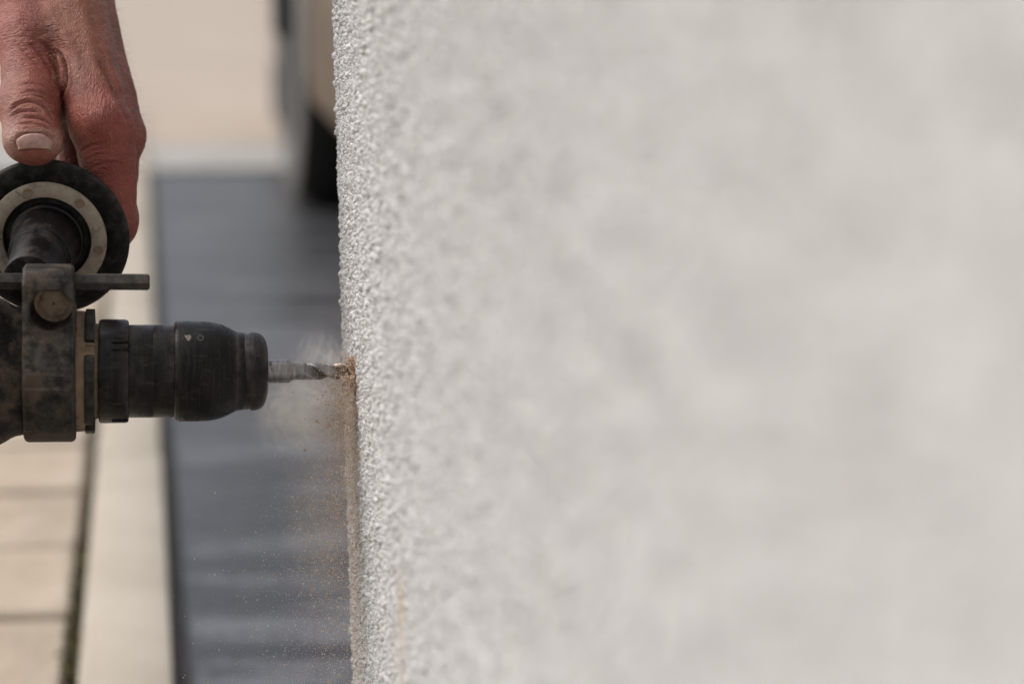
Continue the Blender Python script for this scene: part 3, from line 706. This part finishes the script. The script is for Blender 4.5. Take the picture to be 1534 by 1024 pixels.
def skin_material():
    M = Mat('skin', 0.52); A = lambda nm: M.n('ShaderNodeAttribute', attribute_name=nm).outputs['Fac']
    n1 = M.noise(70, 5, 0.6); n2 = M.noise(420, 4, 0.6); n3 = M.noise(1500, 3, 0.6)
    c = M.ramp(n1, [(0.3, (0.140, 0.040, 0.028)), (0.5, (0.220, 0.069, 0.048)), (0.72, (0.32, 0.112, 0.080))])
    c = M.mix(M.math('MULTIPLY', A('tan'), 0.75), c, (0.225, 0.088, 0.054))
    c = M.mix(M.math('MULTIPLY', A('ruddy'), 0.70), c, (0.235, 0.050, 0.039))
    c = M.mix(M.ramp(n2, [(0.50, 0.0), (0.72, 0.42)]), c, (0.16, 0.052, 0.040))
    pale = M.math('MULTIPLY', A('dusty'), M.ramp(n3, [(0.35, 0.15), (0.65, 0.85)]))
    c = M.mix(pale, c, (0.38, 0.27, 0.215))
    c = M.mix(M.math('MULTIPLY', M.ramp(n3, [(0.62, 0.0), (0.80, 0.14)]), 1.0), c, (0.44, 0.29, 0.225))
    c = M.mix(M.math('MULTIPLY', A('crease_shade'), 0.62), c, (0.09, 0.028, 0.021))  # shade in the skin folds, darkened into the colour
    M.color(c)
    # furrows: stretched cells along three directions, each where the skin folds that way
    def furrow(rot, sx, sy, att, amp, prev):
        v = M.mapping((sx, sy, (sx+sy)*0.4), (0, 0, rot)); n = M.noise(1.0, 3, 0.55, v, 0.6)
        return M.bump(M.math('MULTIPLY', n, A(att)), 1.0, amp, prev)
    vo = M.n('ShaderNodeTexVoronoi'); vo.inputs['Scale'].default_value = 900; vo.feature = 'DISTANCE_TO_EDGE'
    wv = M.mapping((1, 1, 1)); M.l(wv, vo.inputs['Vector'])
    b = M.bump(M.ramp(vo.outputs['Distance'], [(0.0, 0.0), (0.25, 1.0)]), 0.6, 0.00026)
    b = furrow(R(-48), 240, 1000, 'slant', 0.0019, b)
    b = furrow(R(4), 1000, 200, 'upright', 0.0014, b)
    b = furrow(R(0), 230, 1000, 'across', 0.0013, b)
    b = M.bump(n3, 0.35, 0.0003, b)
    M.normal(b)
    M.rough(M.ramp(n2, [(0.3, 0.36), (0.7, 0.52)]))
    M.b.inputs['Subsurface Weight'].default_value = 0.12; M.b.inputs['Subsurface Radius'].default_value = (1.0, 0.35, 0.2); M.b.inputs['Subsurface Scale'].default_value = 0.0025
    M.b.inputs['Specular IOR Level'].default_value = 0.36
    return M.m
hand, HV, HF, HN = build_hand()
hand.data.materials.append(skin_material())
tag(hand, 'weathered bare hand of a worker gripping the round side handle, thumb over its rim', 'hand')
def build_nail():
    # curved nail plate bedded in the thumb tip
    px, py, dd = pix(HV); m = (dd < 6) & (px > 0) & (px < 100) & (py > 190) & (py < 240)
    m &= HN[:, 2] > 0.08; hp, hq, hd = px[m], py[m], dd[m]; V = []; F = []; nu, nv = 18, 9
    def depth(x, y):
        k = ((hp-x)/1.6)**2+(hq-y)**2+4000*(hq > 219); i = np.argsort(k)[:60]
        A = np.stack([np.ones(60), hp[i]-x, hq[i]-y], -1); return float(np.linalg.lstsq(A, hd[i], rcond=None)[0][0])
    for j in range(nv+1):
        v = j/nv
        for i in range(nu+1):
            u = i/nu*2-1; x = 52.5+27*u*(0.90+0.10*math.sin(math.pi*min(1, v*1.2+0.2)))
            top = 200.5+9*abs(u)**2.6+4*max(0, u)**2; bot = 222.0+2.2*u*u; y = top+(bot-top)*v
            d = depth(x, y)-0.95*(1-0.72*abs(u)**5)+0.55*(1-v)**3
            if v == 1: d -= 0.05
            V.append(J(x, y, d))
    n = nu+1
    F = [(j*n+i, (j+1)*n+i, (j+1)*n+i+1, j*n+i+1) for j in range(nv) for i in range(nu)]
    me = mesh_np('fingernail', V, F, True); bm = bmesh.new(); bm.from_mesh(me); bmesh.ops.solidify(bm, geom=bm.faces[:], thickness=-0.0005); bm.to_mesh(me); bm.free()
    me.polygons.foreach_set('use_smooth', np.full(len(me.polygons), True, bool))
    M = Mat('nail', 0.33); x, y, z = M.sep()
    y1 = J(52, 220.2, -20)[1]; tipm = M.ramp(M.math('MULTIPLY', M.math('SUBTRACT', y1, y), 900), [(0.0, 0.0), (0.5, 1.0)])
    c = M.ramp(M.noise(500, 4), [(0.3, (0.27, 0.145, 0.118)), (0.7, (0.40, 0.25, 0.215))]); M.color(M.mix(tipm, c, (0.36, 0.235, 0.15)))
    M.normal(M.bump(M.noise(1.0, 2, 0.5, M.mapping((2600, 250, 250))), 0.3, 0.00012))
    o = link('fingernail', me, M.m, hand)
build_nail()
def build_hairs():
    px, py, dd = pix(HV); rng = np.random.default_rng(11); V = []; F = []
    right = np.where((px > 118) & (HN[:, 0] > 0.15) & (py < 345) & (py > -60))[0]
    back = np.where((px > 70) & (py < 130) & (py > -60) & (HN[:, 2] > 0.1))[0]
    pick = np.concatenate([rng.choice(right, 700, replace=True), rng.choice(back, 420, replace=True)])
    for i in pick:
        base = HV[i]; n = HN[i]; L = rng.uniform(0.002, 0.0075); curl = np.array([0.35, -1.0, 0.1])+rng.normal(0, 0.6, 3)
        p = base.copy(); dv = n*0.9+curl*0.35+rng.normal(0, 0.2, 3); dv /= np.linalg.norm(dv); r0 = rng.uniform(0.000014, 0.000028); seg = 5; b0 = len(V)
        for k in range(seg+1):
            r = r0*(1-0.8*k/seg)
            t = np.cross(dv, [0.3, 0.2, 0.93]); t /= np.linalg.norm(t)+1e-9; q = np.cross(dv, t)
            for a in (0, 2.094, 4.189): V.append(p+r*(t*math.cos(a)+q*math.sin(a)))
            p = p+dv*L/seg; dv = dv+curl*0.14+rng.normal(0, 0.06, 3); dv /= np.linalg.norm(dv)
        for k in range(seg):
            for a in range(3):
                c = b0+3*k; F.append((c+a, c+(a+1) % 3, c+3+(a+1) % 3, c+3+a))
    M = Mat('blond_hair', 0.45); M.color((0.62, 0.45, 0.28))
    o = link('arm_hair', mesh_np('arm_hair', np.array(V), np.array(F), True), M.m, hand); tag(o, kind='stuff')
build_hairs()

# ------------------------------------------------------------------ drilling dust
def grains(name, P, r, tone, parent=None):
    n = len(P); rng = np.random.default_rng(5)
    ov = np.array([(1, 0, 0), (-1, 0, 0), (0, 1, 0), (0, -1, 0), (0, 0, 1), (0, 0, -1)], float)
    of = np.array([(0, 2, 4), (2, 1, 4), (1, 3, 4), (3, 0, 4), (2, 0, 5), (1, 2, 5), (3, 1, 5), (0, 3, 5)])
    q = rng.normal(size=(n, 3, 3)); q, _ = np.linalg.qr(q)
    L = ov[None]*rng.uniform(0.55, 1.35, (n, 6, 1)); G = np.einsum('nij,nkj->nki', q, L)*r[:, None, None]
    V = (P[:, None]+G).reshape(-1, 3); F = (of[None]+np.arange(n)[:, None, None]*6).reshape(-1, 3)
    me = mesh_np(name, V, F, False); a = me.attributes.new('tone', 'FLOAT', 'POINT'); a.data.foreach_set('value', np.repeat(tone, 6).astype(np.float32))
    return link(name, me, None, parent)
def dust_material():
    M = Mat('brick_dust', 0.95); t = M.n('ShaderNodeAttribute', attribute_name='tone').outputs['Fac']
    M.color(M.ramp(t, [(0.0, (0.16, 0.10, 0.065)), (0.25, (0.50, 0.335, 0.21)), (0.6, (0.60, 0.45, 0.315)), (0.8, (0.64, 0.55, 0.45)), (1.0, (0.78, 0.75, 0.70))])); return M.m
m_dustgrain = dust_material()
def build_dust():
    rng = np.random.default_rng(21); P = []; r = []; tone = []
    def put(x, y, d, rad, t): P.append(at(x, y, d)); r.append(rad*1e-3); tone.append(t)
    def wall_px(y): return 531+0.010*(y-556)
    for i in range(14000):                          # fall below the hole
        y = 562+470*rng.beta(0.85, 1.25); sp = 10+0.115*(y-556)
        x = wall_px(y)-rng.gamma(1.25, sp); t = rng.beta(1.6, 1.6) if rng.random() < 0.72 else rng.uniform(0.75, 1)
        put(x, y, 0.918+rng.normal(0, 0.006), min(0.36, rng.lognormal(math.log(0.112), 0.45)), t)
    for cx, cy, sx, sy, n in ((514, 620, 12, 48, 1700), (506, 715, 17, 60, 900), (490, 820, 22, 50, 500), (495, 950, 24, 60, 500), (505, 590, 16, 22, 500), (478, 800, 14, 24, 170), (492, 848, 18, 18, 130), (505, 640, 12, 26, 280), (490, 634, 14, 7, 60), (470, 770, 14, 40, 120), (505, 760, 12, 60, 220), (500, 900, 18, 60, 160)):
        for i in range(n): put(min(rng.normal(cx, sx), wall_px(cy)), rng.normal(cy, sy), 0.918+rng.normal(0, 0.005), min(0.40, rng.lognormal(math.log(0.155), 0.42)), rng.uniform(0.1, 0.8))
    for i in range(3200):                          # fine pale specks drifting off to the left
        y = rng.uniform(585, 1030); x = 520-abs(rng.normal(0, 70)); put(x, y, 0.918+rng.normal(0, 0.014), rng.lognormal(math.log(0.062), 0.35), rng.uniform(0.6, 1))
    for x, y, rad in ((456, 673, 0.75), (476, 631, 0.85), (490, 640, 0.6), (503, 628, 0.5), (483, 592, 0.42), (488, 586, 0.38), (438, 587, 0.3), (497, 650, 0.5), (508, 645, 0.6)):
        put(x, y, 0.919, rad, rng.uniform(0.15, 0.45)); put(x+1.6, y+1, 0.919, rad*0.7, rng.uniform(0.2, 0.5))
    for i in range(2600):                          # crumbs heaped round the mouth of the hole
        a = rng.uniform(0, 2*math.pi); L = abs(rng.normal(0.3, 1.5)); rr = 3.4+abs(rng.normal(0, 1.1))+0.25*max(0, 2-L); low = -math.sin(a)
        if low > 0: L *= 1.5; rr += abs(rng.normal(0, 1.2))
        p = HOLE+np.array([-L, -rr*math.cos(a), rr*math.sin(a)])*1e-3; P.append(p); r.append(min(0.5, rng.lognormal(math.log(0.19), 0.45))*1e-3); tone.append(rng.beta(1.4, 2.2))
    for i in range(420):                           # dust lying on the flutes
        L = rng.gamma(1.3, 2.2); a = rng.uniform(-0.6, math.pi); rr = 3.05
        P.append(HOLE+np.array([-L, -rr*math.cos(a), rr*math.sin(a)])*1e-3); r.append(rng.uniform(0.05, 0.16)*1e-3); tone.append(rng.beta(1.5, 1.5))
    for i in range(2600):                          # crumbs clinging to the wall below the hole
        dz = -0.003-0.14*rng.beta(0.8, 1.6); s = YT-HOLE[1]+rng.normal(0.0, 0.020)-0.016; z = HOLE[2]+dz
        p = wall_point(np.array([s]), np.array([0.0007+abs(rng.normal(0, 0.0005))]), np.array([z]))[0]
        P.append(p); r.append(min(0.45, rng.lognormal(math.log(0.15), 0.4))*1e-3); tone.append(rng.beta(1.5, 2.0))
    o = grains('brick_dust', np.array(P), np.array(r), np.array(tone)); o.data.materials.append(m_dustgrain)
    tag(o, 'brown brick dust and crumbs pouring from the drilled hole down the wall edge', 'dust', kind='stuff')
build_dust()
def build_cloud():
    c = Vector(at(462, 690, 0.931)); bm = bmesh.new(); bmesh.ops.create_icosphere(bm, subdivisions=3, radius=1.0)
    for v in bm.verts: v.co = Vector((v.co.x*0.026, v.co.y*0.020, v.co.z*(0.080 if v.co.z < 0 else 0.058)))
    m = bpy.data.materials.new('airborne_dust'); m.use_nodes = True; t = m.node_tree; t.nodes.clear()
    M = Mat.__new__(Mat); M.m = m; M.t = t; M.co = t.nodes.new('ShaderNodeTexCoord').outputs['Object']
    out = t.nodes.new('ShaderNodeOutputMaterial'); pv = t.nodes.new('ShaderNodeVolumePrincipled'); t.links.new(pv.outputs[0], out.inputs['Volume'])
    pv.inputs['Color'].default_value = (0.97, 0.96, 0.94, 1); pv.inputs['Anisotropy'].default_value = 0.1
    x, y, z = M.sep()
    def gauss(cx, cz, rx, rz):
        a = M.math('DIVIDE', M.math('SUBTRACT', x, cx), rx); b = M.math('DIVIDE', M.math('SUBTRACT', z, cz), rz); e = M.math('DIVIDE', y, 0.013)
        s = M.math('ADD', M.math('ADD', M.math('MULTIPLY', a, a), M.math('MULTIPLY', b, b)), M.math('MULTIPLY', e, e))
        return M.math('POWER', 2.718, M.math('MULTIPLY', s, -1.0))
    n = M.ramp(M.noise(95, 6, 0.65, None, 1.8), [(0.42, 0.0), (0.66, 1.0)])
    wisp = M.ramp(M.noise(130, 4, 0.6, M.mapping((1.2, 1, 0.6)), 2.2), [(0.45, 0.0), (0.7, 1.0)])
    d = M.math('MULTIPLY', gauss(-0.003, 0.022, 0.014, 0.011), M.math('ADD', M.math('MULTIPLY', n, 200.0), 14.0))
    d = M.math('ADD', d, M.math('MULTIPLY', gauss(0.010, 0.041, 0.010, 0.007), M.math('MULTIPLY', wisp, 120.0)))
    d = M.math('ADD', d, M.math('MULTIPLY', gauss(0.008, -0.02, 0.014, 0.042), M.math('ADD', M.math('MULTIPLY', n, 14.0), 4.0)))
    # thins to nothing before it reaches the edge of its own volume
    e = M.math('ADD', M.math('ADD', M.math('POWER', M.math('DIVIDE', x, 0.0255), 2.0), M.math('POWER', M.math('DIVIDE', y, 0.0195), 2.0)), M.math('POWER', M.math('DIVIDE', z, 0.066), 2.0))
    d = M.math('MULTIPLY', d, M.ramp(e, [(0.45, 1.0), (0.98, 0.0)]))
    t.links.new(d, pv.inputs['Density'])
    try: m.cycles.volume_step_rate = 0.5
    except Exception: pass
    o = from_bm('dust_cloud', bm, m); o.location = c
    tag(o, 'thin pale haze of airborne drilling dust hanging around and below the bit', 'dust', kind='stuff')
build_cloud()

# ------------------------------------------------------------------ car parked beyond the wall
def build_car():
    yaw = -R(2.4); dirv = np.array([math.sin(-yaw), math.cos(-yaw)]); side_v = np.array([dirv[1], -dirv[0]])
    o0 = np.array([0.282, 4.67])-0.70*dirv-0.02*side_v
    root = empty('parked_car', (o0[0], o0[1], -0.012), (0, 0, yaw))
    tag(root, 'beige car with black tyre parked on the grey strip beyond the wall corner', 'car')
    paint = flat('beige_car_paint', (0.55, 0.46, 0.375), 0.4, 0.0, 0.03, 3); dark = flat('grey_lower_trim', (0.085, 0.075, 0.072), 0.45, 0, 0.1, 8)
    black = flat('tyre_rubber', (0.010, 0.010, 0.010), 0.9); rimm = flat('wheel_alloy', (0.45, 0.45, 0.46), 0.35, 0.8, 0.05, 20)
    glass = flat('tinted_glass', (0.012, 0.014, 0.016), 0.08, 0, 0.05, 3); red = flat('tail_lamp_red', (0.22, 0.012, 0.01), 0.2, 0, 0.1, 20); plate = flat('white_plate', (0.62, 0.62, 0.60), 0.4)
    W, Lc = 1.74, 4.05
    # body: sections along the length (y, half width, bottom, belt)
    st = [(0.02, 0.66, 0.30, 0.74), (0.06, 0.78, 0.24, 0.86), (0.18, 0.855, 0.21, 0.93), (0.7, 0.87, 0.19, 0.95), (1.8, 0.87, 0.18, 0.94), (2.9, 0.87, 0.19, 0.92), (3.5, 0.85, 0.20, 0.84), (3.88, 0.79, 0.22, 0.74), (4.02, 0.66, 0.28, 0.62)]
    st = [(Lc-y, hw, zb, zt) for y, hw, zb, zt in st][::-1]
    bm = bmesh.new(); rows = []
    for y, hw, zb, zt in st:
        pr = [(-hw+0.05, zb), (-hw+0.008, zb+0.05), (-hw, zb+0.2), (-hw+0.015, zt-0.16), (-hw+0.05, zt-0.03), (-hw+0.14, zt)]
        pr = pr+[(-x, z) for x, z in reversed(pr)]
        rows.append([bm.verts.new((W/2+x, y, z)) for x, z in pr])
    for a, b in zip(rows, rows[1:]):
        for i in range(len(a)): bm.faces.new((a[i], a[(i+1) % len(a)], b[(i+1) % len(a)], b[i]))
    bm.faces.new(rows[0]); bm.faces.new(list(reversed(rows[-1])))
    body = from_bm('body', bm, flat('shaded_car_paint', (0.30, 0.27, 0.25), 0.35, 0, 0.03, 3), root, auto=40)  # body in shade: the beige paint darkened to grey in its colour
    wheels = [(x, y) for y in (0.76, 3.30) for x in (0.0, W)]
    cut = bmesh.new()
    for x, y in wheels: lathe_bm([(-0.22, 0.355), (0.22, 0.355)], 40, (x, y, 0.31), (1, 0, 0), bm=cut)
    bmesh.ops.recalc_face_normals(cut, faces=cut.faces); cme = bpy.data.meshes.new('cut'); cut.to_mesh(cme); cut.free()
    co = bpy.data.objects.new('cut', cme); SC.collection.objects.link(co); co.matrix_world = Matrix.Translation(root.location) @ Matrix.Rotation(yaw, 4, 'Z')
    md = body.modifiers.new('b', 'BOOLEAN'); md.operation = 'DIFFERENCE'; md.object = co; md.solver = 'EXACT'
    bpy.context.view_layer.update(); nm = bpy.data.meshes.new_from_object(body.evaluated_get(bpy.context.evaluated_depsgraph_get())); body.modifiers.clear(); body.data = nm; bpy.data.objects.remove(co)
    nm.polygons.foreach_set('use_smooth', np.full(len(nm.polygons), True, bool)); nm.set_sharp_from_angle(angle=R(40))
    # beige upper shell panels, bumper skin with a lower edge that sweeps up towards the wheel
    bm = bmesh.new(); rows = []
    for i in range(25):
        u = i/24*2-1; x = W/2+u*0.825; rise = 0.15*abs(u)**8; yb = 0.0+0.10*abs(u)**5
        rows.append([bm.verts.new((x, yb+dy, z)) for dy, z in ((0.05, 0.085+rise), (0.0, 0.115+rise), (-0.025, 0.29+rise*0.4), (-0.03, 0.45), (0.0, 0.56), (0.05, 0.585))])
    for a, b in zip(rows, rows[1:]):
        for k in range(5): bm.faces.new((a[k], a[k+1], b[k+1], b[k]))
    bmesh.ops.solidify(bm, geom=bm.faces[:], thickness=0.02); from_bm('bumper', bm, paint, root, auto=50)
    gh = [(0.20, 0.72, 0.93), (0.42, 0.60, 1.40), (0.9, 0.60, 1.47), (1.9, 0.60, 1.46), (2.35, 0.60, 1.38), (3.0, 0.74, 0.93)]
    gh = [(Lc-y, hw, z) for y, hw, z in gh]
    bm = bmesh.new(); rows = []
    for y, hw, z in gh: rows.append([bm.verts.new((W/2+x, y, zz)) for x, zz in ((-0.78, 0.90), (-hw-0.03, z-0.04), (-hw+0.05, z), (hw-0.05, z), (hw+0.03, z-0.04), (0.78, 0.90))])
    for a, b in zip(rows, rows[1:]):
        for i in range(6): bm.faces.new((a[i], a[(i+1) % 6], b[(i+1) % 6], b[i]))
    bm.faces.new(rows[0]); bm.faces.new(list(reversed(rows[-1]))); from_bm('cabin', bm, paint, root, auto=25)
    def quad(name, pts, mat, th=0.012, par=None):
        bm = bmesh.new(); f = bm.faces.new([bm.verts.new(p) for p in pts]); bmesh.ops.solidify(bm, geom=[f], thickness=th); return from_bm(name, bm, mat, par or root)
    quad('rear_window', [(W/2-0.60, Lc-0.235, 0.985), (W/2+0.60, Lc-0.235, 0.985), (W/2+0.52, Lc-0.395, 1.35), (W/2-0.52, Lc-0.395, 1.35)], glass)
    quad('windscreen', [(W/2-0.62, Lc-2.94, 0.985), (W/2+0.62, Lc-2.94, 0.985), (W/2+0.54, Lc-2.40, 1.35), (W/2-0.54, Lc-2.40, 1.35)], glass)
    for sx in (-1, 1):
        for y0, y1 in ((0.55, 1.35), (1.42, 2.35)):
            quad('side_window', [(W/2+sx*0.778, Lc-y0, 0.97), (W/2+sx*0.778, Lc-y1, 0.97), (W/2+sx*0.662, Lc-y1+0.05, 1.36), (W/2+sx*0.662, Lc-y0-0.02, 1.36)], glass)
        from_bm('tail_lamp', box_bm(W/2+sx*0.73, Lc-0.075, 0.72, 0.16, 0.10, 0.24, 0.03, 3), red, root, auto=40)
        from_bm('headlight', box_bm(W/2+sx*0.62, Lc-3.93, 0.62, 0.26, 0.12, 0.12, 0.03, 3), rimm, root, auto=40)
        from_bm('side_moulding', box_bm(W/2+sx*0.868, 0.24, 0.40, 0.03, 0.34, 0.13, 0.012, 2), black, root, auto=40)
        from_bm('mirror', box_bm(W/2+sx*0.94, Lc-2.45, 1.0, 0.16, 0.09, 0.12, 0.03, 3), dark, root, auto=40)
        from_bm('door_handle', box_bm(W/2+sx*0.872, Lc-1.5, 0.80, 0.02, 0.16, 0.025, 0.006, 2), dark, root, auto=40)
    from_bm('number_plate', box_bm(W/2, -0.038, 0.40, 0.52, 0.012, 0.11, 0.004, 2), plate, root, auto=40)
    from_bm('engine_undertray', box_bm(W/2, 0.50, 0.26, 1.2, 0.5, 0.14, 0.05, 3), black, root, auto=40)
    tp = [(-0.10, 0.19), (-0.105, 0.25), (-0.095, 0.292), (-0.07, 0.306), (-0.03, 0.31), (0.03, 0.31), (0.07, 0.306), (0.095, 0.292), (0.105, 0.25), (0.10, 0.19)]
    first = None
    for x, y in wheels:
        xc = x+(0.125 if x < 1 else -0.125); ax = (-1, 0, 0) if x < 1 else (1, 0, 0)
        wh = empty('wheel', (xc, y, 0.31), (0, 0, 0 if x < 1 else math.pi)); wh.parent = root
        if y < 1: wh.rotation_euler.z += R(3.5)
        if first is None:
            t = from_bm('tyre', lathe_bm(tp, 64, (0, 0, 0), (-1, 0, 0)), black, wh, auto=40)
            sw = from_bm('sidewall', lathe_bm([(0.1052, 0.19), (0.1085, 0.215), (0.1085, 0.262), (0.100, 0.290)], 64, (0, 0, 0), (-1, 0, 0), close=False), flat('grey_sidewall', (0.13, 0.128, 0.125), 0.8), wh, auto=60)  # paler grey ring on the tyre's outer face
            sp = lambda h, a: 1.0
            b = lathe_bm([(-0.09, 0.195), (0.085, 0.198), (0.098, 0.192), (0.085, 0.17), (0.055, 0.15), (0.07, 0.07), (0.085, 0.055), (0.09, 0.02)], 60, (0, 0, 0), (-1, 0, 0), mod=lambda h, a: 1.0)
            r_ = from_bm('rim', b, rimm, wh, auto=30); first = (t.data, r_.data, sw.data)
        else:
            link('tyre', first[0], None, wh); link('sidewall', first[2], None, wh); link('rim', first[1], None, wh)
build_car()
